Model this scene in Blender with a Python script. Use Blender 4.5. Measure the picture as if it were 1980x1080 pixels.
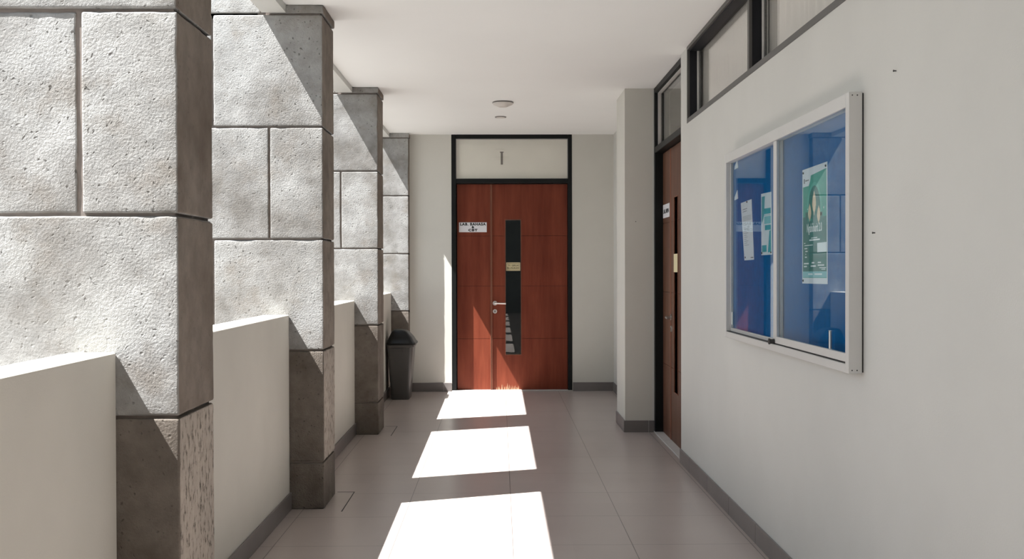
import bpy, bmesh, math, random
from mathutils import Vector, Matrix, noise
for o in list(bpy.data.objects):
    bpy.data.objects.remove(o, do_unlink=True)
S = bpy.context.scene
C = S.collection

# ------------------------------------------------------------------ camera
F_PX, YAW, PITCH, ROLL, CAM_H = 1980.0, .0121, -.0101, -.0025, 1.395
cd = bpy.data.cameras.new('camera')
cam = bpy.data.objects.new('camera', cd); C.objects.link(cam)
S.camera = cam
cd.sensor_fit = 'HORIZONTAL'; cd.sensor_width = 36.0
cd.lens = 36.0 * F_PX / 1980.0
cd.clip_start = .05; cd.clip_end = 300
_f = Vector((math.sin(YAW), math.cos(YAW), 0)); _r = Vector((math.cos(YAW), -math.sin(YAW), 0)); _u = Vector((0, 0, 1))
f2 = _f * math.cos(PITCH) + _u * math.sin(PITCH); u2 = _u * math.cos(PITCH) - _f * math.sin(PITCH)
r3 = _r * math.cos(ROLL) + u2 * math.sin(ROLL); u3 = u2 * math.cos(ROLL) - _r * math.sin(ROLL)
m = Matrix((r3, u3, -f2)).transposed().to_4x4(); m.translation = (0, 0, CAM_H)
cam.matrix_world = m

# ------------------------------------------------------------------ sky, sun, exposure
S.view_settings.view_transform = 'Standard'
S.view_settings.look = 'None'
S.view_settings.gamma = 1.0
S.view_settings.use_curve_mapping = False
S.view_settings.exposure = 1.57
w = bpy.data.worlds.new('sky'); S.world = w; w.use_nodes = True
nt = w.node_tree; nt.nodes.clear()
out = nt.nodes.new('ShaderNodeOutputWorld'); bg = nt.nodes.new('ShaderNodeBackground')
tc = nt.nodes.new('ShaderNodeTexCoord'); sp = nt.nodes.new('ShaderNodeSeparateXYZ'); rp = nt.nodes.new('ShaderNodeValToRGB')
rp.color_ramp.elements[0].position = 0.0; rp.color_ramp.elements[0].color = (.94, .985, 1.0, 1)
rp.color_ramp.elements[1].position = .9; rp.color_ramp.elements[1].color = (.60, .77, 1.0, 1)
nt.links.new(tc.outputs['Generated'], sp.inputs[0]); nt.links.new(sp.outputs['Z'], rp.inputs[0])
nt.links.new(rp.outputs[0], bg.inputs[0]); nt.links.new(bg.outputs[0], out.inputs[0])
bg.inputs[1].default_value = .55
sl = bpy.data.lights.new('sun', 'SUN'); sl.energy = 7.7; sl.angle = math.radians(.35); sl.color = (1.0, .99, .975)
sun = bpy.data.objects.new('sun', sl); C.objects.link(sun); sun.location = (-8, -3, 14)
SUN_DIR = Vector((1.0, .345, -1.775)).normalized()
sun.rotation_euler = SUN_DIR.to_track_quat('-Z', 'Y').to_euler()

# ------------------------------------------------------------------ material helpers
def new_mat(name):
    mt = bpy.data.materials.new(name); mt.use_nodes = True
    n = mt.node_tree.nodes; return mt, n, mt.node_tree.links, n['Principled BSDF']
def noise_node(n, l, scale, detail=4, rough=.55, stretch=None, src=None):
    t = n.new('ShaderNodeTexNoise'); t.inputs['Scale'].default_value = scale
    t.inputs['Detail'].default_value = detail; t.inputs['Roughness'].default_value = rough
    if src is None:
        g = n.new('ShaderNodeNewGeometry'); src = g.outputs['Position']
    if stretch:
        mp = n.new('ShaderNodeMapping'); mp.inputs['Scale'].default_value = stretch
        l.new(src, mp.inputs['Vector']); src = mp.outputs[0]
    l.new(src, t.inputs['Vector']); return t
def ramp(n, l, src, stops):
    r = n.new('ShaderNodeValToRGB'); e = r.color_ramp.elements
    while len(e) < len(stops): e.new(.5)
    for i, (p, c) in enumerate(stops):
        e[i].position = p; e[i].color = (c[0], c[1], c[2], 1) if not isinstance(c, (int, float)) else (c, c, c, 1)
    l.new(src, r.inputs[0]); return r
def mixc(n, l, fac, a, b, mode='MIX'):
    x = n.new('ShaderNodeMix'); x.data_type = 'RGBA'; x.blend_type = mode
    for s, v in ((x.inputs[0], fac), (x.inputs[6], a), (x.inputs[7], b)):
        if isinstance(v, bpy.types.NodeSocket): l.new(v, s)
        elif isinstance(v, (int, float)): s.default_value = v
        else: s.default_value = (v[0], v[1], v[2], 1)
    return x.outputs[2]
def mathn(n, l, op, a, b=None):
    x = n.new('ShaderNodeMath'); x.operation = op
    for i, v in enumerate((a, b)):
        if v is None: continue
        if isinstance(v, bpy.types.NodeSocket): l.new(v, x.inputs[i])
        else: x.inputs[i].default_value = v
    return x.outputs[0]
def simple(name, col, rough=.5, metal=0, var=.06, vscale=6, bump=0, bscale=200, spec=.5):
    mt, n, l, b = new_mat(name)
    t = noise_node(n, l, vscale, 4)
    lo = tuple(c * (1 - var) for c in col); hi = tuple(min(1, c * (1 + var)) for c in col)
    r = ramp(n, l, t.outputs[0], [(.3, lo), (.7, hi)]); l.new(r.outputs[0], b.inputs['Base Color'])
    b.inputs['Roughness'].default_value = rough; b.inputs['Metallic'].default_value = metal
    b.inputs['Specular IOR Level'].default_value = spec
    if bump:
        t2 = noise_node(n, l, bscale, 3); bp = n.new('ShaderNodeBump'); bp.inputs['Strength'].default_value = bump
        bp.inputs['Distance'].default_value = .004
        l.new(t2.outputs[0], bp.inputs['Height']); l.new(bp.outputs[0], b.inputs['Normal'])
    return mt
def stone_mat(name, dark, light, pit=1.0, rust=(.19, .168, .143), bump=.8):
    mt, n, l, b = new_mat(name)
    t1 = noise_node(n, l, 2.6, 6, .62); t2 = noise_node(n, l, 14, 5, .6); t3 = noise_node(n, l, 1.3, 3, .5)
    base = ramp(n, l, t1.outputs[0], [(.33, dark), (.62, light)]).outputs[0]
    sp_ = ramp(n, l, t2.outputs[0], [(.35, .72), (.6, 1.0)]).outputs[0]
    c = mixc(n, l, .55, base, sp_, 'MULTIPLY')
    t6 = noise_node(n, l, 4.3, 5, .65)
    c = mixc(n, l, ramp(n, l, t6.outputs[0], [(.52, 0.0), (.68, .60)]).outputs[0], c, rust)
    # pits: small pores, denser where a broad mask says so
    v1 = n.new('ShaderNodeTexVoronoi'); v1.inputs['Scale'].default_value = 46
    g = n.new('ShaderNodeNewGeometry'); t4 = noise_node(n, l, 18, 3)
    vadd = n.new('ShaderNodeVectorMath'); vadd.operation = 'MULTIPLY_ADD'
    l.new(t4.outputs['Color'], vadd.inputs[0]); vadd.inputs[1].default_value = (.06, .06, .06); l.new(g.outputs['Position'], vadd.inputs[2])
    l.new(vadd.outputs[0], v1.inputs['Vector'])
    hole = ramp(n, l, v1.outputs['Distance'], [(.10, 0.0), (.26, 1.0)]).outputs[0]
    pick = n.new('ShaderNodeSeparateColor'); l.new(v1.outputs['Color'], pick.inputs[0])
    mask = ramp(n, l, t3.outputs[0], [(.40, 0.0), (.60, 1.0)]).outputs[0]
    sel = mathn(n, l, 'GREATER_THAN', pick.outputs[0], .62)
    hm = mathn(n, l, 'MULTIPLY', sel, mathn(n, l, 'ADD', mathn(n, l, 'MULTIPLY', mask, .7), .3))
    depth = mathn(n, l, 'MULTIPLY', mathn(n, l, 'SUBTRACT', 1.0, hole), hm)     # 1 = bottom of a pore
    c = mixc(n, l, mathn(n, l, 'MULTIPLY', depth, .7), c, (.05, .045, .04))
    grain = noise_node(n, l, 130, 4, .62); lump = noise_node(n, l, 24, 3, .55)
    hgt = mathn(n, l, 'ADD', mathn(n, l, 'MULTIPLY', grain.outputs[0], mathn(n, l, 'ADD', mathn(n, l, 'MULTIPLY', mask, .75), .28)),
                mathn(n, l, 'MULTIPLY', lump.outputs[0], .28))
    hgt = mathn(n, l, 'SUBTRACT', hgt, mathn(n, l, 'MULTIPLY', depth, .75 * pit))
    bp = n.new('ShaderNodeBump'); bp.inputs['Strength'].default_value = bump; bp.inputs['Distance'].default_value = .0075
    l.new(hgt, bp.inputs['Height']); l.new(bp.outputs[0], b.inputs['Normal'])
    l.new(c, b.inputs['Base Color']); b.inputs['Roughness'].default_value = .88; b.inputs['Specular IOR Level'].default_value = .2
    return mt
def chipped_mat(name):
    mt, n, l, b = new_mat(name)
    t1 = noise_node(n, l, 46, 5, .66, (1, 1, .5)); t2 = noise_node(n, l, 5, 3)
    c1 = ramp(n, l, t1.outputs[0], [(.33, (.09, .075, .06)), (.41, (.34, .295, .25)), (.7, (.44, .39, .34))]).outputs[0]
    c = mixc(n, l, .4, c1, ramp(n, l, t2.outputs[0], [(.35, .6), (.65, 1.0)]).outputs[0], 'MULTIPLY')
    bp = n.new('ShaderNodeBump'); bp.inputs['Strength'].default_value = .9; bp.inputs['Distance'].default_value = .008
    l.new(ramp(n, l, t1.outputs[0], [(.32, 0.0), (.44, 1.0)]).outputs[0], bp.inputs['Height']); l.new(bp.outputs[0], b.inputs['Normal'])
    l.new(c, b.inputs['Base Color']); b.inputs['Roughness'].default_value = .85
    return mt
def wood_mat(name, dark, light):
    mt, n, l, b = new_mat(name)
    tcx = n.new('ShaderNodeTexCoord')
    t1 = noise_node(n, l, 9, 5, .6, (1, 1, .12), tcx.outputs['Object']); t2 = noise_node(n, l, 60, 3, .6, (1, 1, .06), tcx.outputs['Object'])
    t3 = noise_node(n, l, 2.2, 3, .5, None, tcx.outputs['Object'])
    c = ramp(n, l, t1.outputs[0], [(.3, dark), (.68, light)]).outputs[0]
    c = mixc(n, l, .22, c, ramp(n, l, t2.outputs[0], [(.35, .55), (.65, 1.0)]).outputs[0], 'MULTIPLY')
    c = mixc(n, l, .3, c, ramp(n, l, t3.outputs[0], [(.35, .7), (.65, 1.0)]).outputs[0], 'MULTIPLY')
    l.new(c, b.inputs['Base Color']); b.inputs['Roughness'].default_value = .45; b.inputs['Specular IOR Level'].default_value = .18
    return mt
def glass_mat(name, boost=1.25, tint=(.96, .96, .95), ior=1.52):
    mt = bpy.data.materials.new(name); mt.use_nodes = True; n = mt.node_tree.nodes; l = mt.node_tree.links; n.clear()
    o = n.new('ShaderNodeOutputMaterial'); tr = n.new('ShaderNodeBsdfTransparent'); gl = n.new('ShaderNodeBsdfGlossy'); mx = n.new('ShaderNodeMixShader')
    fr = n.new('ShaderNodeFresnel'); fr.inputs[0].default_value = ior
    g = n.new('ShaderNodeNewGeometry')      # the same reflection on both faces of the pane
    l.new(mathn(n, l, 'ADD', ior, mathn(n, l, 'MULTIPLY', g.outputs['Backfacing'], 1 / ior - ior)), fr.inputs[0])
    tr.inputs[0].default_value = (*tint, 1); gl.inputs[0].default_value = (1, 1, 1, 1); gl.inputs['Roughness'].default_value = .0
    k = mathn(n, l, 'MINIMUM', mathn(n, l, 'MULTIPLY', fr.outputs[0], boost), 1.0)
    l.new(k, mx.inputs[0]); l.new(tr.outputs[0], mx.inputs[1]); l.new(gl.outputs[0], mx.inputs[2]); l.new(mx.outputs[0], o.inputs[0])
    return mt
def floor_mat():
    mt, n, l, b = new_mat('floor_tile')
    g = n.new('ShaderNodeNewGeometry'); s = n.new('ShaderNodeSeparateXYZ'); l.new(g.outputs['Position'], s.inputs[0])
    def line(sock, off, pitch, half):
        a = mathn(n, l, 'ADD', mathn(n, l, 'DIVIDE', mathn(n, l, 'SUBTRACT', sock, off), pitch), 100.5)
        fr = mathn(n, l, 'ABSOLUTE', mathn(n, l, 'SUBTRACT', mathn(n, l, 'FRACT', a), .5))
        return mathn(n, l, 'LESS_THAN', fr, half / pitch), mathn(n, l, 'FLOOR', a)
    lx, ix = line(s.outputs['X'], .064, .605, .0021); ly, iy = line(s.outputs['Y'], 5.165, .605, .0018)
    grout = mathn(n, l, 'MAXIMUM', lx, ly)
    t = noise_node(n, l, 260, 2, .6); t2 = noise_node(n, l, 1.6, 4)
    wn = n.new('ShaderNodeTexWhiteNoise'); cb = n.new('ShaderNodeCombineXYZ'); l.new(ix, cb.inputs[0]); l.new(iy, cb.inputs[1]); l.new(cb.outputs[0], wn.inputs['Vector'])
    c = ramp(n, l, t2.outputs[0], [(.3, (.445, .385, .358)), (.7, (.485, .425, .395))]).outputs[0]
    c = mixc(n, l, .05, c, wn.outputs['Value'], 'MULTIPLY')
    c = mixc(n, l, grout, c, (.15, .128, .116))
    l.new(c, b.inputs['Base Color']); b.inputs['Roughness'].default_value = .28; b.inputs['Specular IOR Level'].default_value = .5
    bp = n.new('ShaderNodeBump'); bp.inputs['Strength'].default_value = .35; bp.inputs['Distance'].default_value = .001; bp.invert = True
    l.new(grout, bp.inputs['Height']); l.new(bp.outputs[0], b.inputs['Normal'])
    return mt
M = dict(
    wall=simple('wall_paint', (.595, .595, .565), .62, var=.035, vscale=1.4, bump=.12, bscale=160),
    wall_warm=simple('beige_wall_paint', (.60, .59, .54), .65, var=.035, vscale=1.4, bump=.12, bscale=160),
    panel=simple('white_transom_board', (.88, .86, .80), .6, var=.02),
    wood_sheen=wood_mat('grazing_sheen_veneer', (.105, .046, .028), (.165, .08, .05)),  # right door's wood, with its grazing reflection put into the colour
    parapet=simple('parapet_paint', (.555, .538, .484), .7, var=.05, vscale=1.8, bump=.12, bscale=160),
    ceiling=simple('ceiling_paint', (.87, .88, .865), .7, var=.015, vscale=1.0),
    floor=floor_mat(),
    skirting=simple('skirting_tile', (.17, .155, .15), .32, var=.08, vscale=5),
    grout=simple('pale_grout', (.5, .48, .46), .8),
    stone=stone_mat('weathered_cast_stone', (.18, .17, .156), (.365, .363, .352)),
    stone_side=stone_mat('shade_brown_stone', (.165, .135, .11), (.255, .22, .188), .5, (.13, .10, .08), .35),  # inner-face copy of the stone, their brown shade put into the colour
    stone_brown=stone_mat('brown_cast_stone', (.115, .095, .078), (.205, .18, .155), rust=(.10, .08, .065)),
    mortar=simple('stone_joint', (.20, .17, .15), .95, var=.15, vscale=20),
    chipped=chipped_mat('chipped_travertine'),
    black=simple('black_frame_paint', (.007, .008, .008), .45, var=.1, spec=.2),
    bronze=simple('dark_bronze_aluminium', (.075, .072, .068), .42, var=.06),
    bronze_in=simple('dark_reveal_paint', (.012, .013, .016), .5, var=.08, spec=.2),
    wood=wood_mat('mahogany_veneer', (.140, .028, .014), (.222, .053, .027)),
    wood_edge=wood_mat('mahogany_edge', (.20, .075, .048), (.28, .12, .075)),
    wood_dark=wood_mat('mahogany_groove', (.05, .015, .010), (.07, .022, .014)),
    raw_wood=simple('split_bare_wood', (.42, .22, .13), .7, var=.25, vscale=40),
    steel=simple('satin_steel', (.62, .60, .58), .28, 1.0, var=.04),
    dark_steel=simple('dark_keyhole_metal', (.05, .05, .05), .4, .6),
    alu=simple('anodised_aluminium', (.60, .597, .58), .45, .15, var=.02),
    alu_dark=simple('dark_track_strip', (.03, .03, .03), .6),  # near-black, for the track strip and the spacer behind the frame
    blue=simple('blue_felt', (.0008, .112, .30), .9, var=.10, vscale=30, spec=.1),
    paper=simple('white_paper', (.72, .72, .73), .75, var=.02),
    ink=simple('black_ink', (.012, .012, .014), .6),
    grey_ink=simple('grey_print', (.30, .30, .32), .7),
    sign=simple('white_sign_plastic', (.72, .72, .75), .45, var=.02),
    teal=simple('teal_print', (.03, .32, .36), .6), teal_pale=simple('pale_teal_print', (.22, .50, .52), .6),
    green=simple('sea_green_print', (.035, .33, .25), .6, var=.05), green_dark=simple('deep_green_print', (.008, .16, .14), .6),
    green_mid=simple('arch_green_print', (.09, .42, .33), .6),
    cream=simple('cream_print', (.80, .60, .40), .6, var=.08, vscale=40), whiteprint=simple('white_print', (.80, .83, .81), .6),
    yellow=simple('pale_yellow_sticker', (.70, .62, .38), .55, var=.05), brown_ink=simple('dark_olive_ink', (.09, .075, .03), .6),
    bin=simple('dark_grey_plastic', (.058, .056, .053), .36, var=.06), bin_lid=simple('black_plastic', (.008, .008, .008), .3, var=.1, spec=.25),
    lamp=simple('opal_lamp_plastic', (.62, .59, .55), .4, var=.02), lamp_rim=simple('lamp_rim_grey', (.20, .18, .17), .45),
    curtain=simple('white_curtain_cloth', (.72, .70, .67), .95, var=.03, vscale=8),
    glass=glass_mat('clear_glass', 1.0), board_glass=glass_mat('showcase_glass', .54, (.90, .95, .97)),
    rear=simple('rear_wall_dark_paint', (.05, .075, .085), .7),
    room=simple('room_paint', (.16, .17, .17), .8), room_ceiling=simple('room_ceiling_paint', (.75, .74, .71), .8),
    clear_plastic=glass_mat('clear_acrylic', 3.0, (.75, .85, .9)),
    paving=simple('weathered_paving', (.12, .116, .108), .9, var=.06, vscale=.7),
)

# ------------------------------------------------------------------ mesh helpers
def link(name, bm, mats, parent=None, loc=None, smooth=False, sharp=35):
    me = bpy.data.meshes.new(name)
    bmesh.ops.recalc_face_normals(bm, faces=bm.faces)
    bm.to_mesh(me); bm.free()
    for mm in (mats if isinstance(mats, (list, tuple)) else [mats]): me.materials.append(mm)
    o = bpy.data.objects.new(name, me); C.objects.link(o)
    if parent: o.parent = parent
    if loc: o.location = loc
    if smooth:
        for p in me.polygons: p.use_smooth = True
        me.set_sharp_from_angle(angle=math.radians(sharp))
    return o
def box(bm, x0, x1, y0, y1, z0, z1, bev=0, mi=0, seg=1):
    t = bmesh.new(); bmesh.ops.create_cube(t, size=1)
    for v in t.verts:
        v.co = ((x0 + x1) / 2 + v.co.x * (x1 - x0), (y0 + y1) / 2 + v.co.y * (y1 - y0), (z0 + z1) / 2 + v.co.z * (z1 - z0))
    if bev: bmesh.ops.bevel(t, geom=list(t.edges), offset=bev, segments=seg, affect='EDGES', profile=.5)
    merge(bm, t, mi)
def merge(bm, t, mi=None):
    vm = {v: bm.verts.new(v.co) for v in t.verts}
    for f in t.faces:
        try: nf = bm.faces.new([vm[v] for v in f.verts])
        except ValueError: continue
        nf.material_index = f.material_index if mi is None else mi
    t.free()
def cyl(bm, p, axis, r0, r1, h, seg=24, mi=0):
    """capped cone from p along axis ('x','y','z'), length h (signed)"""
    ax = {'x': Vector((1, 0, 0)), 'y': Vector((0, 1, 0)), 'z': Vector((0, 0, 1))}[axis]
    a = ax.orthogonal().normalized(); b = ax.cross(a); p = Vector(p)
    lo = [bm.verts.new(p + a * r0 * math.cos(2 * math.pi * i / seg) + b * r0 * math.sin(2 * math.pi * i / seg)) for i in range(seg)]
    hi = [bm.verts.new(p + ax * h + a * r1 * math.cos(2 * math.pi * i / seg) + b * r1 * math.sin(2 * math.pi * i / seg)) for i in range(seg)]
    fs = [bm.faces.new(lo[::-1]), bm.faces.new(hi)]
    for i in range(seg): fs.append(bm.faces.new((lo[i], lo[(i + 1) % seg], hi[(i + 1) % seg], hi[i])))
    for f in fs: f.material_index = mi
def tube(bm, pts, r, seg=10, mi=0):
    pts = [Vector(p) for p in pts]; rings = []
    for i, p in enumerate(pts):
        d = (pts[min(i + 1, len(pts) - 1)] - pts[max(i - 1, 0)]).normalized()
        a = d.cross(Vector((0, 0, 1)) if abs(d.z) < .9 else Vector((1, 0, 0))).normalized(); b = d.cross(a)
        rings.append([bm.verts.new(p + a * r * math.cos(2 * math.pi * k / seg) + b * r * math.sin(2 * math.pi * k / seg)) for k in range(seg)])
    for q in range(len(rings) - 1):
        for k in range(seg):
            bm.faces.new((rings[q][k], rings[q][(k + 1) % seg], rings[q + 1][(k + 1) % seg], rings[q + 1][k])).material_index = mi
    bm.faces.new(rings[0][::-1]).material_index = mi; bm.faces.new(rings[-1]).material_index = mi
def prism(bm, poly, plane, d0, d1, mi=0):
    """poly = list of 2D points; plane 'yz' (extrude x), 'xz' (extrude y), 'xy' (extrude z)"""
    def P(a, b, d): return {'yz': (d, a, b), 'xz': (a, d, b), 'xy': (a, b, d)}[plane]
    lo = [bm.verts.new(P(a, b, d0)) for a, b in poly]; hi = [bm.verts.new(P(a, b, d1)) for a, b in poly]
    fs = [bm.faces.new(lo[::-1]), bm.faces.new(hi)]; k = len(poly)
    for i in range(k): fs.append(bm.faces.new((lo[i], lo[(i + 1) % k], hi[(i + 1) % k], hi[i])))
    for f in fs: f.material_index = mi
def ring_sections(bm, secs, mi=0, cap=True, rr=.03, n=5):
    """loft of rounded rectangles (x0,x1,y0,y1,z,r)"""
    rings = []
    for (x0, x1, y0, y1, z, r) in secs:
        pts = []
        for cx, cy, a0 in ((x1 - r, y1 - r, 0), (x0 + r, y1 - r, 90), (x0 + r, y0 + r, 180), (x1 - r, y0 + r, 270)):
            for k in range(n + 1):
                a = math.radians(a0 + 90 * k / n); pts.append(bm.verts.new((cx + r * math.cos(a), cy + r * math.sin(a), z)))
        rings.append(pts)
    k = len(rings[0])
    for q in range(len(rings) - 1):
        for i in range(k): bm.faces.new((rings[q][i], rings[q][(i + 1) % k], rings[q + 1][(i + 1) % k], rings[q + 1][i])).material_index = mi
    if cap:
        bm.faces.new(rings[0][::-1]).material_index = mi; bm.faces.new(rings[-1]).material_index = mi
def empty(name, loc=(0, 0, 0), rotz=0):
    o = bpy.data.objects.new(name, None); C.objects.link(o); o.location = loc; o.rotation_euler = (0, 0, rotz); o.empty_display_size = .1
    return o
def tag(o, label, cat, group=None, kind=None):
    o['label'] = label; o['category'] = cat
    if group: o['group'] = group
    if kind: o['kind'] = kind
    return o
def struct(o, label=None, cat=None, group=None):
    o['kind'] = 'structure'
    if label: tag(o, label, cat, group)
    return o
def part(name, mats, parent, fn, smooth=False, sharp=35):
    bm = bmesh.new(); fn(bm); return link(name, bm, mats, parent, smooth=smooth, sharp=sharp)
def bpart(name, mats, parent, *boxes, bev=0):
    bm = bmesh.new()
    for b in boxes: box(bm, *b, bev=bev)
    return link(name, bm, mats, parent)
def lettering(name, text, mat, parent, loc, rot, size, xs=1.0, bold=0.0, depth=.0006, width=None, label=None, spacing=1.0):
    """real letters as a thin solid mesh, centred on loc"""
    cu = bpy.data.curves.new(name, 'FONT'); cu.body = text; cu.size = size; cu.align_x = 'CENTER'; cu.align_y = 'CENTER'
    cu.extrude = depth; cu.offset = bold; cu.resolution_u = 3; cu.space_character = spacing
    o = bpy.data.objects.new(name, cu); C.objects.link(o)
    dg = bpy.context.evaluated_depsgraph_get(); dg.update()
    me = bpy.data.meshes.new_from_object(o.evaluated_get(dg)); bpy.data.objects.remove(o)
    if width and me.vertices:
        xsn = [v.co.x for v in me.vertices]; xs = width / max(1e-6, max(xsn) - min(xsn))
    for v in me.vertices: v.co.x *= xs
    me.materials.clear(); me.materials.append(mat)
    t = bpy.data.objects.new(name, me); C.objects.link(t); t.parent = parent; t.location = loc; t.rotation_euler = rot
    if label: t['label'] = label
    return t

# ------------------------------------------------------------------ main dimensions (metres; camera at x=0, y=0)
H = 2.93                      # ceiling
XR = 1.305                    # face of right wall
XP0, XP1 = -1.37, -1.225      # parapet, outer and inner face
XC0, XC1 = -2.0, -1.025       # stone column, outer and inner face
YB = 11.70                    # face of end wall
Y_REAR = -9.0
COL_Y = [(-7.46, -7.06), (-4.775, -4.375), (-2.09, -1.69), (.595, .995), (3.28, 3.68), (5.965, 6.365), (8.65, 9.05), (11.56, 11.96)]
JOINTS = [0, .274, .925, 1.572, 2.223, 2.876]

# ------------------------------------------------------------------ room shell
struct(bpart('ground', M['paving'], None, (-60, -2.02, -40, 50, -.5, -.3)), 'dark paving outside beyond the parapet', 'ground')
struct(bpart('floor', M['floor'], None, (-2.02, 1.46, Y_REAR, 11.98, -.3, 0)))
struct(bpart('ceiling', M['ceiling'], None, (-1.355, 1.46, Y_REAR, 11.85, H, H + .2)))
bm = bmesh.new()
for b in ((Y_REAR, 3.60, 0, H), (3.60, 7.10, 0, 2.402), (7.10, 7.35, 0, H), (8.73, 11.85, 0, H)):
    box(bm, XR, 1.46, b[0], b[1], b[2], b[3])
struct(link('wall_right', bm, M['wall']))
struct(bpart('wall_right', M['wall_warm'], None, (1.07, XR, 8.73, 9.33, 0, H)), 'grey painted pilaster standing out beside the right door', 'pilaster')
bm = bmesh.new(); box(bm, XC1, -.547, YB, 11.85, 0, H); box(bm, .829, XR, YB, 11.85, 0, H)
struct(link('wall_back', bm, M['wall_warm']))
struct(bpart('wall_rear', M['rear'], None, (XP0, 1.46, Y_REAR - .15, Y_REAR, 0, H)))
# parapet bays, their skirting, and the slim beam above each bay
gaps = [(Y_REAR, COL_Y[0][0])] + [(COL_Y[i][1], COL_Y[i + 1][0]) for i in range(len(COL_Y) - 1)]
for i, (a, b) in enumerate(gaps):
    bm = bmesh.new(); box(bm, XP0, XP1, a, b, 0, 1.133, bev=.004)
    struct(link('wall_left', bm, M['parapet']))
    bm = bmesh.new(); box(bm, XP1, XP1 + .012, a, b, 0, .10, bev=.002)
    struct(link('baseboard_left', bm, M['skirting']))
    bm = bmesh.new(); box(bm, -1.375, -1.235, a, b, 2.884, H + .02)
    struct(link('trim_1', bm, M['wall']))

def skirting(name, axis, fixed0, fixed1, a, b, first, h=.10):
    bm = bmesh.new(); cuts = [a]; c = first
    while c - .605 > a: c -= .605
    while c < b:
        if c - a > .02 and b - c > .02: cuts.append(c)
        c += .605
    cuts.append(b)
    for p, q in zip(cuts[:-1], cuts[1:]):
        if axis == 'y':
            box(bm, fixed0, fixed1, p + .0012, q - .0012, 0, h, bev=.0015)
        else:
            box(bm, p + .0012, q - .0012, fixed0, fixed1, 0, h, bev=.0015)
    for c in cuts[1:-1]:
        if axis == 'y': box(bm, fixed0 + .001, fixed1, c - .0012, c + .0012, 0, h - .001, mi=1)
        else: box(bm, c - .0012, c + .0012, fixed0 + .001, fixed1, 0, h - .001, mi=1)
    return struct(link(name, bm, [M['skirting'], M['grout']]))
skirting('baseboard_right', 'y', XR - .012, XR, Y_REAR, 7.35, 5.165)
skirting('baseboard_right', 'x', 8.718, 8.73, 1.058, 1.322, 1.27)
skirting('baseboard_right', 'y', 1.058, 1.07, 8.73, 9.33, 8.0)
skirting('baseboard_right', 'y', XR - .012, XR, 9.33, YB - .012, 9.6)
skirting('baseboard_back', 'x', YB - .012, YB, XC1 + .002, -.552, -.64)
skirting('baseboard_back', 'x', YB - .012, YB, .834, XR, 1.29)

# thin cut joints in the floor around the column feet
for (a, b) in (COL_Y[4], COL_Y[5], COL_Y[6]):
    bm = bmesh.new(); x1 = -.915; y0, y1 = a - .06, b + .06
    box(bm, XC1 + .004, x1, y1 - .004, y1 + .004, -.004, .0008); box(bm, x1 - .003, x1 + .003, y0, y1 + .004, -.004, .0008)
    struct(link('trim_2', bm, M['ink']))

# ------------------------------------------------------------------ stone columns
def rough_block(bm, x0, x1, y0, y1, z0, z1, step, seed, chip=False, r=.008, mi=0, side=4):
    L = (x1 - x0, y1 - y0, z1 - z0); nn = [max(2, int(round(s / step))) + 4 for s in L]; org = Vector((x0, y0, z0)); vd = {}
    inner0 = Vector((x0 + r, y0 + r, z0 + r)); inner1 = Vector((x1 - r, y1 - r, z1 - r)); sd = Vector((seed * 7.3, seed * 3.1, seed * 5.7))
    def par(k, n, ln):           # three rows follow the rounding at each end
        if k > n / 2: return ln - par(n - k, n, ln)
        return (0, .35 * r, r)[k] if k < 3 else r + (ln - 2 * r) * (k - 2) / (n - 4)
    def V(i, j, k):
        key = (i, j, k)
        if key in vd: return vd[key]
        p = org + Vector((par(i, nn[0], L[0]), par(j, nn[1], L[1]), par(k, nn[2], L[2])))
        q = Vector([min(max(p[a], inner0[a]), inner1[a]) for a in range(3)]); d = p - q
        nrm = d.normalized() if d.length > 1e-6 else Vector((0, 0, 1))
        edge = sum(1 for a in range(3) if abs(d[a]) > 1e-5) > 1
        amp = noise.noise((p + sd) * 5) * .0012 + noise.noise((p + sd) * 17) * .0009 + noise.noise((p + sd) * 41) * .0005
        if edge: amp -= max(0, noise.noise((p + sd) * 13) - .2) * .012
        vd[key] = bm.verts.new(q + nrm * (r + amp)); return vd[key]
    def quad(a, b, c, d, mi_):
        f = bm.faces.new((a, b, c, d)); f.material_index = mi_; f.smooth = True
    for i in range(nn[0]):
        for j in range(nn[1]):
            for k in (0, nn[2]): quad(V(i, j, k), V(i + 1, j, k), V(i + 1, j + 1, k), V(i, j + 1, k), mi)
    for i in range(nn[0]):
        for k in range(nn[2]):
            for j in (0, nn[1]): quad(V(i, j, k), V(i + 1, j, k), V(i + 1, j, k + 1), V(i, j, k + 1), mi)
    for j in range(nn[1]):
        for k in range(nn[2]):
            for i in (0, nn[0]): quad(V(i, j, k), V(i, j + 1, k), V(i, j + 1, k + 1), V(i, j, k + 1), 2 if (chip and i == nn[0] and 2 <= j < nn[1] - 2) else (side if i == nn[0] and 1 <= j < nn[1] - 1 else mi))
COL_LABEL = {4: 'nearest weathered stone block column, cut off by the left picture edge',
             5: 'second weathered stone column along the parapet, tallest seen down to its foot',
             6: 'third weathered stone column, standing just in front of the dark bin',
             7: 'narrowest stone column, against the end wall behind the dark bin',
             3: 'stone block column beside the camera, outside the picture', 2: 'stone block column one bay behind the camera',
             1: 'stone block column two bays behind the camera', 0: 'stone block column by the rear end of the corridor'}
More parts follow.
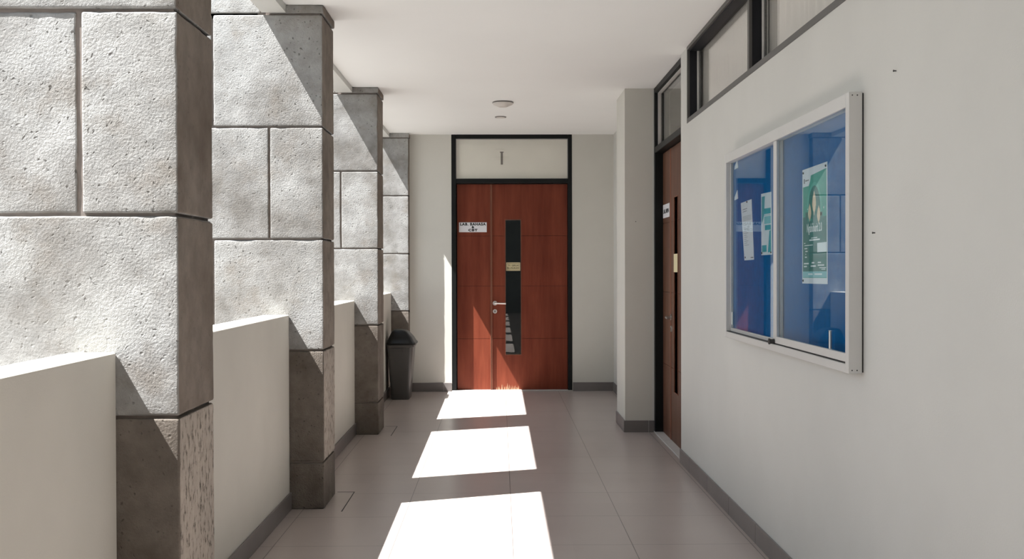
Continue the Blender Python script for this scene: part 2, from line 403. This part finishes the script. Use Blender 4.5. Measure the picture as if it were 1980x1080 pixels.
for ci, (ya, yb) in enumerate(COL_Y):
    bm = bmesh.new(); g = .005; near = ci in (4, 5)
    st = .026 if near else (.045 if ci == 6 else (.07 if ci == 7 else .16))
    off_x, off_y = 0, 0
    def blk(x0, x1, z0, z1, k, chip=False):
        rec = .007 if (ci == 4 and k == 9) else 0       # one block sits a little back, with a wider open joint
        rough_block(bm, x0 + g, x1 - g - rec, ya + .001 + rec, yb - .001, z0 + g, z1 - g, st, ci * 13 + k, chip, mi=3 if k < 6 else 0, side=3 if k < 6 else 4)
    for k in range(5):
        z0, z1 = JOINTS[k], JOINTS[k + 1]
        xs = [XC0 - .01, -1.335, XC1 + g] if k == 3 else [XC0 - .01, -1.662, XC1 + g]
        if k == 1: xs = [XC0 - .01, -1.335, XC1 + g]
        if k == 1 or k == 0: xs = [XC0 - .01, -1.662, XC1 + g]
        for q in range(len(xs) - 1):
            blk(xs[q], xs[q + 1], z0 - (g if k == 0 else 0), z1, k * 3 + q, chip=(k == 1 and ci in (4, 5) and q == 1))
    blk(-1.34, XC1 + g + .008, JOINTS[5], H + g, 30)
    blk(XC0 - .01, -1.38, JOINTS[5], 3.55, 31); blk(XC0 - .01, -1.38, 3.55, 4.2, 32)
    box(bm, XC0 + .014, XC1 - .014, ya + .014, yb - .014, 0, 2.9, mi=1); box(bm, XC0 + .014, -1.40, ya + .014, yb - .014, 2.85, 4.15, mi=1)
    base = Vector(((XC0 + XC1) / 2, (ya + yb) / 2, 0))
    for v in bm.verts: v.co -= base
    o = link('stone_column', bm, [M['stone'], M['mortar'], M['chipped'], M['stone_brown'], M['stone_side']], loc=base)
    wn_ = o.modifiers.new('weighted_normals', 'WEIGHTED_NORMAL'); wn_.mode = 'FACE_AREA'; wn_.weight = 60
    tag(o, COL_LABEL[ci], 'column', 'stone columns along the parapet')

# ------------------------------------------------------------------ doors
def make_door(name, loc, rotz, label, solid, wood='wood', lap=.022):
    """local x = across the opening, local -y = towards the corridor, frame face at y = 0"""
    W = 1.376; D = struct(empty(name, loc, rotz), label, 'door'); Z0 = 2.376; Z1 = 2.427
    bm = bmesh.new(); fy0, fy1 = -.006, .115
    box(bm, 0, .052, fy0, fy1, 0, H, .003); box(bm, W - .046, W, fy0, fy1, 0, H, .003)
    box(bm, .052, W - .046, fy0, fy1, 2.883, H, .003); box(bm, .052, W - .046, fy0, fy1, Z0, Z1, .003)
    box(bm, .052, .066, .1, fy1, 0, Z0); box(bm, W - .060, W - .046, .1, fy1, 0, Z0)
    link('frame', bm, M['black'], D)
    bm = bmesh.new(); zz = .004
    for x0, x1, z0, z1 in ((.052, .058, Z1, 2.883), (W - .052, W - .046, Z1, 2.883), (.058, W - .052, Z1, Z1 + .006), (.058, W - .052, 2.877, 2.883)):
        box(bm, x0, x1, .02, .05, z0, z1)
    link('glazing_bead', bm, M['grout'], D)
    bpart('transom_glass', M['glass'], D, (.052, W - .046, .033, .038, Z1, 2.883))
    if solid:
        bpart('transom_panel', M['panel'], D, (.052, W - .046, .044, .056, Z1, 2.883))
        k = bpart('transom_catch', M['lamp_rim'], D, (.563, .588, .038, .046, 2.592, 2.735), (.555, .596, .040, .046, 2.728, 2.740)); k['label'] = 'small upright grey bar in the pale panel above the door'
    zs = [.012, .599, 1.202, 1.776, 2.370]; fy = .062
    def leaf(lname, x0, x1, hole=None):
        L = empty(lname); L.parent = D
        bm = bmesh.new()
        cols = [(x0, x1)] if not hole else [(x0, hole[0]), (hole[1], x1)]
        for a, b in cols:
            for k in range(4): box(bm, a, b, fy, fy + .022, zs[k] + (.0018 if k else 0), zs[k + 1] - .0018)
        if hole:
            box(bm, hole[0], hole[1], fy, fy + .022, zs[0], hole[2]); 
            box(bm, hole[0], hole[1], fy, fy + .022, hole[3], zs[4] - .0028)
        link('panel', bm, M[wood], L)
        bm = bmesh.new()
        for a, b in cols: box(bm, a, b, fy + .006, fy + .046, zs[0], zs[4])
        if hole: box(bm, hole[0], hole[1], fy + .006, fy + .046, zs[0], hole[2]); box(bm, hole[0], hole[1], fy + .006, fy + .046, hole[3], zs[4])
        link('core', bm, M['wood_dark'], L)
        return L
    A = leaf('side_leaf', .062, .446)
    bpart('meeting_strip', M['wood_edge'], A, (.441, .447, fy - lap, fy + .02, .012, 2.37), (.449, .463, fy - lap * .8, fy + .02, .012, 2.37), bev=.0015)
    B = leaf('main_leaf', .463, W - .050, (.614, .793, .413, 1.962))
    bm = bmesh.new()
    for x0, x1, z0, z1 in ((.610, .616, .409, 1.966), (.791, .797, .409, 1.966), (.616, .791, .409, .415), (.616, .791, 1.960, 1.966)):
        box(bm, x0, x1, fy - .004, fy + .004, z0, z1, .001)
    link('glazing_bead', bm, M['wood_edge'], B)
    bpart('glass_pane', M['glass'], B, (.614, .793, fy + .036, fy + .041, .413, 1.962))
    hx, hz = .493, 1.005
    def fh(bm):
        cyl(bm, (hx, fy, hz), 'y', .026, .026, -.009, 28); cyl(bm, (hx, fy - .009, hz), 'y', .011, .011, -.036, 16)
        tube(bm, [(hx, fy - .045, hz), (hx + .02, fy - .05, hz), (hx + .125, fy - .05, hz - .003)], .0095, 12)
    part('handle', M['steel'], B, fh, True)
    k = part('lock_plate', M['steel'], B, lambda bm: cyl(bm, (hx, fy, hz - .094), 'y', .025, .024, -.008, 28), True)
    part('keyhole', M['dark_steel'], k, lambda bm: (cyl(bm, (hx, fy - .008, hz - .09), 'y', .007, .007, -.002, 14), box(bm, hx - .003, hx + .003, fy - .010, fy - .008, hz - .108, hz - .09)))
    bpart('threshold', M['grout'], D, (0, W, -.012, .10, 0, .011), bev=.003)
    return D, A, B
d1, d1a, d1b = make_door('door_1', (-.547, YB, 0), 0, 'brown double door in black frame at the far end of the corridor', True)
d2, d2a, d2b = make_door('door_2', (1.325, 8.73, 0), -math.pi / 2, 'brown door recessed in the right wall, seen at a steep angle', False, 'wood_sheen', .005)
# splintered veneer at the foot of the far door
rng = random.Random(4); bm = bmesh.new(); x = .505
while x < .755:
    wd = rng.uniform(.004, .015); hh = rng.uniform(.04, .085) * (1 - .35 * abs((x - .62) / .14)); y0 = .062
    lean = rng.uniform(-.006, .006)
    vs = [bm.verts.new(p) for p in ((x, y0 + .001, .012), (x + wd, y0 + .001, .012), (x + wd * .6 + lean, y0 - .0005, .012 + hh), (x, y0 - .007, .013), (x + wd, y0 - .007, .013))]
    for f in ((0, 3, 4, 1), (3, 2, 4), (0, 2, 3), (1, 4, 2), (0, 1, 2)): bm.faces.new([vs[i] for i in f])
    x += wd + rng.uniform(.0, .012)
o = link('splintered_veneer', bm, M['raw_wood'], d1b); o['label'] = 'splintered pale veneer along the foot of the door'

# door signs (plates fixed on the leaves) ------------------------------------
def door_sign(parent_loc, rotz, w, h, label, lines):
    s = empty('door_sign', parent_loc, rotz); tag(s, label, 'sign')
    bpart('plate', M['sign'], s, (-w / 2, w / 2, -.004, 0, -h / 2, h / 2), bev=.001)
    for text, tx, z, width, size in lines:
        lettering('lettering', text, M['ink'], s, (tx, -.0046, z), (math.pi / 2, 0, 0), size, width=width, bold=.0021, spacing=1.18)
    return s
FY = YB + .062
door_sign((-.3055, FY, 1.876), 0, .319, .112, 'white sign reading LAB. BAHASA & CBT on the far door',
          [('LAB.', -.099, .034, .096, .040), ('BAHASA', .057, .034, .180, .040), ('&', 0, 0, .032, .036), ('CBT', 0, -.034, .106, .036)])
door_sign((1.325 + .062, 8.73 - .2415, 1.876), -math.pi / 2, .319, .112, 'white sign on the right door, its bold black lettering squeezed by perspective',
          [('LAB.', -.078, -.004, .118, .046), ('MIPA', .068, -.004, .14, .046)])
s = empty('door_sticker', (-.547 + .7035, FY + .0355, 1.424)); tag(s, 'small pale yellow sticker on the narrow glass of the far door', 'sticker')
bpart('sheet', M['yellow'], s, (-.081, .081, -.001, 0, -.048, .048))
bpart('border', M['brown_ink'], s, (-.074, .074, -.0016, -.001, .033, .037), (-.072, .076, -.0016, -.001, -.040, -.037))
lettering('lettering', 'TV. GERLAC', M['brown_ink'], s, (.006, -.0015, .012), (math.pi / 2, 0, 0), .024, width=.132, bold=.0006)
lettering('lettering', 'BLUSUKAN', M['brown_ink'], s, (0, -.0015, -.017), (math.pi / 2, 0, 0), .024, width=.136, bold=.0006)

s = empty('door_sticker', (1.325 + .058, 8.73 - .7035, 1.44), -math.pi / 2); tag(s, 'small cream sticker across the narrow glass of the right door, seen almost edge-on', 'sticker')
bpart('sheet', M['yellow'], s, (-.085, .085, -.0012, 0, -.072, .072))

# ------------------------------------------------------------------ clerestory window in the right wall
W1 = struct(empty('window_1', (XR, 5.35, 2.402)), 'high dark-framed window band above the notice board', 'window')
def at(o, *bs): return [(b[0] - o[0], b[1] - o[0], b[2] - o[1], b[3] - o[1], b[4] - o[2], b[5] - o[2]) for b in bs]
og = (XR, 5.35, 2.402)
bpart('frame', M['bronze'], W1, *at(og, (XR - .004, XR + .012, 3.60, 7.10, 2.402, 2.432), (XR - .004, XR + .012, 3.60, 7.10, 2.905, H),
      (XR - .004, XR + .012, 7.072, 7.10, 2.432, 2.905), (XR - .004, XR + .012, 3.60, 3.63, 2.432, 2.905), (XR - .004, XR + .012, 5.325, 5.362, 2.432, 2.905)))
bpart('reveal', M['bronze_in'], W1, *at(og, (XR + .012, XR + .09, 3.60, 7.10, 2.402, 2.430), (XR + .012, XR + .09, 3.60, 7.10, 2.895, H),
      (XR + .012, XR + .09, 7.070, 7.10, 2.430, 2.895), (XR + .012, XR + .09, 3.60, 3.63, 2.430, 2.895), (XR + .012, XR + .09, 5.330, 5.358, 2.430, 2.895)))
for a, b in ((5.362, 7.07), (3.63, 5.325)):
    bpart('glass_pane', M['glass'], W1, *at(og, (XR + .070, XR + .075, a, b, 2.430, 2.895)))
    bpart('glazing_bead', M['alu'], W1, *at(og, (XR + .062, XR + .070, b - .012, b, 2.430, 2.895), (XR + .062, XR + .070, a, b, 2.430, 2.434)))
def curtain(y0, y1, seed, label):
    bm = bmesh.new(); n = int((y1 - y0) / .008); r = random.Random(seed); rows = 6; grid = []; ph = 0; prof = []
    for i in range(n + 1):
        ph += r.uniform(.35, .75); prof.append(.009 * math.sin(ph) + .006 * math.sin(ph * .23 + seed))
    for side in (0, .0015):
        for k in range(rows + 1):
            z = 2.36 + (2.915 - 2.36) * k / rows
            grid.append([bm.verts.new((1.405 + side + prof[i] * (1.1 - .4 * k / rows), y0 + (y1 - y0) * i / n + .004 * math.sin(k + i * .3), z)) for i in range(n + 1)])
    R1 = rows + 1
    for s in (0, R1):
        for k in range(rows):
            for i in range(n): bm.faces.new((grid[s + k][i], grid[s + k][i + 1], grid[s + k + 1][i + 1], grid[s + k + 1][i]))
    for k in range(rows):
        for i in (0, n): bm.faces.new((grid[k][i], grid[k + 1][i], grid[R1 + k + 1][i], grid[R1 + k][i]))
    o = link('curtain', bm, M['curtain'], smooth=True, sharp=60); return tag(o, label, 'curtain', 'curtains in the high window')
# the room wall is 15 cm thick: curtains hang in the reveal behind the panes
curtain(5.366, 7.066, 1, 'white pleated curtain behind the far, fully seen pane of the high window')
curtain(3.634, 5.322, 2, 'white pleated curtain behind the near high pane, cut by the top picture edge')

# rooms behind the glass -------------------------------------------------------
bm = bmesh.new()
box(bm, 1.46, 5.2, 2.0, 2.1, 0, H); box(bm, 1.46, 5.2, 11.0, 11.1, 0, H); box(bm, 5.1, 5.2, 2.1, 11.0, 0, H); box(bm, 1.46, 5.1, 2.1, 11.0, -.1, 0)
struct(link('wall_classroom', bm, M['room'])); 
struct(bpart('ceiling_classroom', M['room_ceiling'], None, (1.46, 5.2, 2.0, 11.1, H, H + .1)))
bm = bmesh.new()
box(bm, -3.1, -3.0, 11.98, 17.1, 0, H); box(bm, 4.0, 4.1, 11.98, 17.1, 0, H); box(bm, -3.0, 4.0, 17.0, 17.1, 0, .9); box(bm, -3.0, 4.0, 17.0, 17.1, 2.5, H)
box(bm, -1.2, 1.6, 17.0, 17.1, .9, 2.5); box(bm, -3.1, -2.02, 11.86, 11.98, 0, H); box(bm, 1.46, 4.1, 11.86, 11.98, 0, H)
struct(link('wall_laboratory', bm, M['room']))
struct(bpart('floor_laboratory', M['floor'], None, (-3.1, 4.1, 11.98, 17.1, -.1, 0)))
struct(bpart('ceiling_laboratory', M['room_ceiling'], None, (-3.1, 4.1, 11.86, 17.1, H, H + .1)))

# ------------------------------------------------------------------ notice board
NB = empty('notice_board', (XR, 4.664, 1.52)); tag(NB, 'blue glass-fronted notice board in an aluminium frame on the right wall', 'notice board')
og = (XR, 4.664, 1.52); y0, y1, z0, z1 = 3.653, 5.675, 1.017, 2.026; xf = 1.25
bm = bmesh.new()
for b in at(og, (xf, XR - .006, y0, y0 + .036, z0, z1), (xf, XR - .006, y1 - .036, y1, z0, z1), (xf, XR - .006, y0 + .036, y1 - .036, z0, z0 + .032), (xf, XR - .006, y0 + .036, y1 - .036, z1 - .05, z1)):
    box(bm, *b, bev=.0015)
link('frame', bm, M['alu'], NB)
bpart('wall_spacer', M['alu_dark'], NB, *at(og, (XR - .006, XR, y0 + .004, y1 - .004, z0 + .004, z1 - .004)))
bpart('felt_panel', M['blue'], NB, *at(og, (1.290, 1.2985, y0 + .03, y1 - .03, z0 + .03, z1 - .03)))
bpart('track', M['alu_dark'], NB, *at(og, (1.256, 1.289, y0 + .036, y1 - .036, z0 + .032, z0 + .0355)))
def pane(nm, xa, xb, a, b, st_near, st_far, rail0, rail1, top):
    P = empty(nm); P.parent = NB
    bm = bmesh.new()
    for q in at(og, (xa, xb, a, a + st_near, rail0, top), (xa, xb, b - st_far, b, rail0, top), (xa, xb, a + st_near, b - st_far, rail0, rail1)):
        box(bm, *q, bev=.001)
    link('pane_frame', bm, M['alu'], P)
    bpart('glass', M['board_glass'], P, *at(og, (xa + .004, xa + .008, a + st_near, b - st_far, rail1, top)))
    return P
pr = pane('sliding_pane', 1.256, 1.270, y0 + .036, 4.685, .013, .052, z0 + .038, z0 + .069, z1 - .051)
pl = pane('sliding_pane', 1.274, 1.287, 4.632, y1 - .038, .05, .004, z0 + .034, z0 + .052, z1 - .051)
for P, xx, yy in ((pr, 1.2605, 3.882), (pl, 1.2785, 5.60)):
    bm = bmesh.new(); b = at(og, (xx - .0045, xx, yy - .017, yy + .017, z0 + .07, z0 + .142))[0]; box(bm, *b, bev=.0015, mi=0)
    b = at(og, (xx - .007, xx - .0045, yy - .006, yy + .002, z0 + .072, z0 + .140))[0]; box(bm, *b, bev=.001, mi=1)
    o = link('finger_pull', bm, [M['clear_plastic'], M['whiteprint']], P); o['label'] = 'clear plastic finger pull'
def flock(bm):
    p = (1.258 - XR, 4.668 - 4.664, 1.062 - 1.52)
    cyl(bm, p, 'x', .012, .0105, -.022, 20); cyl(bm, (p[0] - .022, p[1], p[2]), 'x', .014, .014, -.006, 20)
o = part('lock', M['dark_steel'], NB, flock, True); o['label'] = 'black lock knob'
def fscrew(bm):
    for xx in (1.263, 1.281):
        pass
for zz in (z0 + .012, z1 - .012):
    for xx in (1.263, 1.281):
        part('screw', M['dark_steel'], NB, lambda bm: cyl(bm, (xx - XR, y0 - 4.664 + .0005, zz - 1.52), 'y', .0028, .0022, -.0015, 10))

# things pinned on the felt: sheets are 0.6 mm thick, printed layers sit on top
XF = 1.290
def sheet(name, label, cat, corners, mat='paper', group=None):
    """corners TL,TR,BR,BL as (y,z) on the felt; returns (root, f) with f mapping sheet u,v (0..1) to y,z"""
    cy = sum(c[0] for c in corners) / 4; cz = sum(c[1] for c in corners) / 4
    root = empty(name, (XF, cy, cz)); tag(root, label, cat, group)
    TL, TR, BR, BL = [Vector((c[0] - cy, c[1] - cz)) for c in corners]
    def f(u, v):
        p = (TL * (1 - u) + TR * u) * (1 - v) + (BL * (1 - u) + BR * u) * v
        return (p.x, p.y)
    bm = bmesh.new(); prism(bm, [f(0, 0), f(1, 0), f(1, 1), f(0, 1)], 'yz', -.0008, 0)
    link('sheet', bm, M[mat], root)
    return root, f
def printed(root, f, name, mat, polys, lay):
    if len(polys) > 1:                       # every printed block is a piece of its own
        for q in polys: printed(root, f, name, mat, [q], lay)
        return
    bm = bmesh.new(); d = -.0008 - .0003 * lay
    for pl_ in polys: prism(bm, [f(u, v) for u, v in pl_], 'yz', d, -.0008 - .0003 * (lay - 1) + .0001)
    return link(name, bm, M[mat], root)
def rect(u0, v0, u1, v1): return [(u0, v0), (u1, v0), (u1, v1), (u0, v1)]
RX = (math.pi / 2, 0, -math.pi / 2)
# right poster
po, f = sheet('poster', 'tall green poster with three cream lanterns in the right pane of the notice board', 'poster', [(4.345, 1.812), (4.015, 1.815), (4.010, 1.333), (4.347, 1.331)])
printed(po, f, 'green_field', 'green', [[(.03, .155), (.27, .155), (.33, .12), (.36, .07), (.97, .05), (.97, .95), (.03, .95)]], 1)
printed(po, f, 'skyline', 'green_dark', [[(.03, .42), (.14, .42), (.14, .38), (.24, .38), (.24, .46), (.40, .46), (.40, .43), (.72, .43), (.72, .40), (.82, .40), (.82, .44), (.97, .44), (.97, .91), (.03, .91)]], 2)
def arch(h, wd, top, bot): 
    L = [(.5 - wd, bot)] + [(.5 - wd * math.cos(a * math.pi / 2 / 8) , top + (h) * (1 - math.sin(a * math.pi / 2 / 8))) for a in range(0, 9)]
    return L + [(1 - u, v) for u, v in L[::-1][1:]]
printed(po, f, 'arch', 'green_mid', [arch(.22, .29, .135, .43)], 2)
printed(po, f, 'arch', 'green_dark', [arch(.20, .235, .165, .44)], 3)
def lantern(cu, v0, v1, hw):
    vm = (v0 + v1) / 2; L = [(0, 0), (.35, .14), (.62, .2), (1.0, .45), (1.0, .58), (.6, .78), (.3, .84), (0, 1)]
    R_ = [(cu + hw * a, v0 + (v1 - v0) * b) for a, b in L]; return R_ + [(2 * cu - u, v) for u, v in R_[::-1][1:-1]]
for cu, v0, v1, hw in ((.50, .21, .42, .075), (.32, .31, .47, .06), (.68, .34, .50, .06)):
    printed(po, f, 'lantern', 'cream', [lantern(cu, v0, v1, hw)], 4)
printed(po, f, 'footer_band', 'teal_pale', [rect(.03, .895, .97, .945)], 3)
printed(po, f, 'white_box', 'whiteprint', [rect(.62, .655, .97, .735)], 3)
printed(po, f, 'text_line', 'whiteprint', [rect(.10, .665, .44, .672), rect(.08, .645, .14, .652), rect(.10, .69, .22, .70), rect(.14, .715, .23, .725), rect(.14, .74, .17, .75), rect(.12, .765, .2, .775),
        rect(.08, .80 + .02, .28, .832), rect(.08, .845, .2, .857), rect(.40, .815, .5, .827), rect(.36, .843, .56, .855), rect(.64, .815, .76, .825), rect(.64, .838, .88, .848),
        rect(.7, .862, .95, .868), rect(.78, .874, .92, .880), rect(.38, .605, .62, .612), rect(.30, .62, .72, .632), rect(.22, .35, .24, .36), rect(.86, .36, .88, .375), rect(.42, .48, .44, .50)], 3)
printed(po, f, 'text_line', 'whiteprint', [rect(.26, .912, .44, .924), rect(.52, .912, .80, .924)], 4)
lettering('lettering', 'Ngabuburit 2.0', M['whiteprint'], po, (-.0018, 0, -.012), RX, .05, width=.20, bold=.0006, depth=.0003)
printed(po, f, 'emblem_mark', 'ink', [rect(.07, .085, .105, .125), rect(.135, .098, .17, .110), rect(.185, .098, .22, .110), rect(.235, .098, .265, .110)], 2)
for u, v in ((.05, .03), (.95, .03), (.05, .975)):
    yz = f(u, v); part('pin', M['dark_steel'], po, lambda bm: cyl(bm, (-.0008, yz[0], yz[1]), 'x', .005, .004, -.004, 12))
# typed sheet
pa, f = sheet('paper_notice', 'tilted white typed sheet in the left pane of the notice board', 'paper', [(5.459, 1.744), (5.225, 1.750), (5.175, 1.440), (5.378, 1.438)])
printed(pa, f, 'text_line', 'grey_ink', [rect(.14, .12, .56, .135), rect(.14, .16, .52, .172)] + [rect(.12, .25 + .018 * i, .90, .256 + .018 * i) for i in range(5)] + [rect(.12, .40 + .034 * i, .12 + (.34, .26, .4, .3, .42, .28, .36, .24, .4, .3, .44)[i], .408 + .034 * i) for i in range(11)], 1)
printed(pa, f, 'stamp_mark', 'ink', [rect(.06, .935, .16, .965), rect(.68, .955, .94, .968)], 1)
yz = f(.6, .02); part('pin', M['dark_steel'], pa, lambda bm: cyl(bm, (-.0008, yz[0], yz[1]), 'x', .005, .004, -.004, 12))
# leaflet
pb, f = sheet('leaflet', 'white and turquoise leaflet beside the middle stile of the notice board', 'leaflet', [(5.034, 1.762), (4.846, 1.759), (4.829, 1.461), (5.027, 1.460)])
printed(pb, f, 'turquoise_block', 'teal', [[(.06, .05), (.38, .05), (.30, .35), (.06, .5)], rect(.30, .25, .94, .34), rect(.36, .52, .94, .60), [(.62, .96), (.78, .62), (.94, .60), (.94, .96)], rect(.06, .84, .5, .95)], 1)
printed(pb, f, 'pale_block', 'teal_pale', [rect(.30, .38, .94, .50), rect(.30, .355, .90, .362)], 1)
for u, v in ((.06, .965), (.92, .965)):
    yz = f(u, v); part('pin', M['dark_steel'], pb, lambda bm: cyl(bm, (-.0008, yz[0], yz[1]), 'x', .005, .004, -.004, 12))
# torn paper corners at the far edge of the board
for cz, lab in ((1.952, 'upper torn white paper corner at the far edge of the notice board'), (1.785, 'lower torn white paper corner at the far edge of the notice board')):
    bm = bmesh.new(); prism(bm, [(.0, .0), (-.06, .035), (-.075, -.012), (.005, -.016)], 'yz', -.003, 0)
    o = link('paper_scrap', bm, M['paper'], loc=(XF, 5.592, cz)); tag(o, lab, 'paper scrap')

# ------------------------------------------------------------------ bin
B = empty('trash_bin', (-1.06, 11.12, 0)); tag(B, 'dark grey swing-lid bin against the parapet by the end wall', 'bin')
ox, oy = -1.06, 11.12
def sec(x0, x1, ya, yb, z, r): return (x0 - ox, x1 - ox, ya - oy, yb - oy, z, r)
part('body', M['bin'], B, lambda bm: ring_sections(bm, [sec(-1.165, -.975, 10.975, 11.285, .0, .03), sec(-1.168, -.972, 10.972, 11.288, .012, .034), sec(-1.205, -.93, 10.945, 11.315, .56, .036)]), True)
part('rim', M['bin'], B, lambda bm: ring_sections(bm, [sec(-1.208, -.926, 10.940, 11.32, .558, .036), sec(-1.211, -.918, 10.935, 11.325, .566, .038), sec(-1.211, -.918, 10.935, 11.325, .586, .038), sec(-1.2, -.93, 10.945, 11.31, .588, .03)]), True)
bm = bmesh.new(); ring_sections(bm, [sec(-1.211, -.906, 10.932, 11.328, .588, .04), sec(-1.212, -.902, 10.930, 11.330, .600, .042), sec(-1.210, -.908, 10.936, 11.324, .612, .042),
     sec(-1.205, -.918, 10.95, 11.31, .622, .045), sec(-1.19, -.945, 10.965, 11.295, .668, .045), sec(-1.165, -.995, 10.985, 11.275, .725, .045), sec(-1.15, -1.03, 11.0, 11.26, .742, .04), sec(-1.13, -1.06, 11.03, 11.23, .747, .03)])
lid = link('lid', bm, M['bin_lid'], B, smooth=True, sharp=50)
bm = bmesh.new()
def LP(t, y, off): # on the sloping right face of the lid, t 0..1 from bottom to top
    a = Vector((-.921 - ox, 0, .628)); b = Vector((-1.0 - ox, 0, .722)); p = a.lerp(b, t); nr = Vector((.094, 0, .079)).normalized()
    q = p + nr * off; return (q.x, y - oy, q.z)
vs = [bm.verts.new(LP(t, y, o_)) for o_ in (-.008, .003) for t, y in ((.2, 10.985), (.2, 11.275), (.9, 11.255), (.9, 11.005))]
for q in ((0, 1, 2, 3), (4, 5, 6, 7), (0, 1, 5, 4), (1, 2, 6, 5), (2, 3, 7, 6), (3, 0, 4, 7)): bm.faces.new([vs[i] for i in q])
bmesh.ops.bevel(bm, geom=list(bm.edges), offset=.003, segments=2, affect='EDGES')
link('flap', bm, M['bin_lid'], lid, smooth=True)
bm = bmesh.new()
for b in ((-1.135, -1.035, 10.930, 10.95, .538, .550), (-1.135, -1.125, 10.932, 10.952, .515, .55), (-1.045, -1.035, 10.932, 10.952, .515, .55)):
    box(bm, b[0] - ox, b[1] - ox, b[2] - oy, b[3] - oy, b[4], b[5], bev=.002)
link('handle', bm, M['bin'], B)

# ------------------------------------------------------------------ ceiling lights
L1 = empty('ceiling_light', (.035, 9.43, H)); tag(L1, 'round shallow surface ceiling light, the larger and nearer one', 'lamp')
part('base_ring', M['lamp_rim'], L1, lambda bm: (cyl(bm, (0, 0, 0), 'z', .094, .098, -.006, 48), cyl(bm, (0, 0, -.006), 'z', .098, .098, -.006, 48)), True)
part('diffuser', M['lamp'], L1, lambda bm: (cyl(bm, (0, 0, -.012), 'z', .096, .088, -.012, 48), cyl(bm, (0, 0, -.024), 'z', .088, .045, -.018, 48), cyl(bm, (0, 0, -.042), 'z', .045, .040, -.003, 48)), True, 20)
L2 = empty('downlight', (.014, 10.34, H)); tag(L2, 'small flush round downlight in the ceiling near the far door', 'lamp')
part('rim', M['lamp_rim'], L2, lambda bm: cyl(bm, (0, 0, 0), 'z', .058, .056, -.008, 36), True)
part('lens', M['lamp'], L2, lambda bm: cyl(bm, (0, 0, -.008), 'z', .044, .042, -.002, 36), True)

# ------------------------------------------------------------------ small nails left in the walls
for p, ax, lab in (((XR, 3.544, 1.518), 'x', 'small dark nail in the right wall level with the middle of the notice board'),
                   ((XR, 3.356, 2.043), 'x', 'small dark nail in the right wall high above the notice board corner'),
                   ((1.162, 8.73, 1.798), 'y', 'small dark nail in the face of the pilaster')):
    bm = bmesh.new(); cyl(bm, (0, 0, 0), ax, .002, .002, -.008, 8); cyl(bm, (-.008 if ax == 'x' else 0, -.008 if ax == 'y' else 0, 0), ax, .004, .0035, -.002, 10)
    tag(link('wall_nail', bm, M['dark_steel'], loc=p), lab, 'nail')
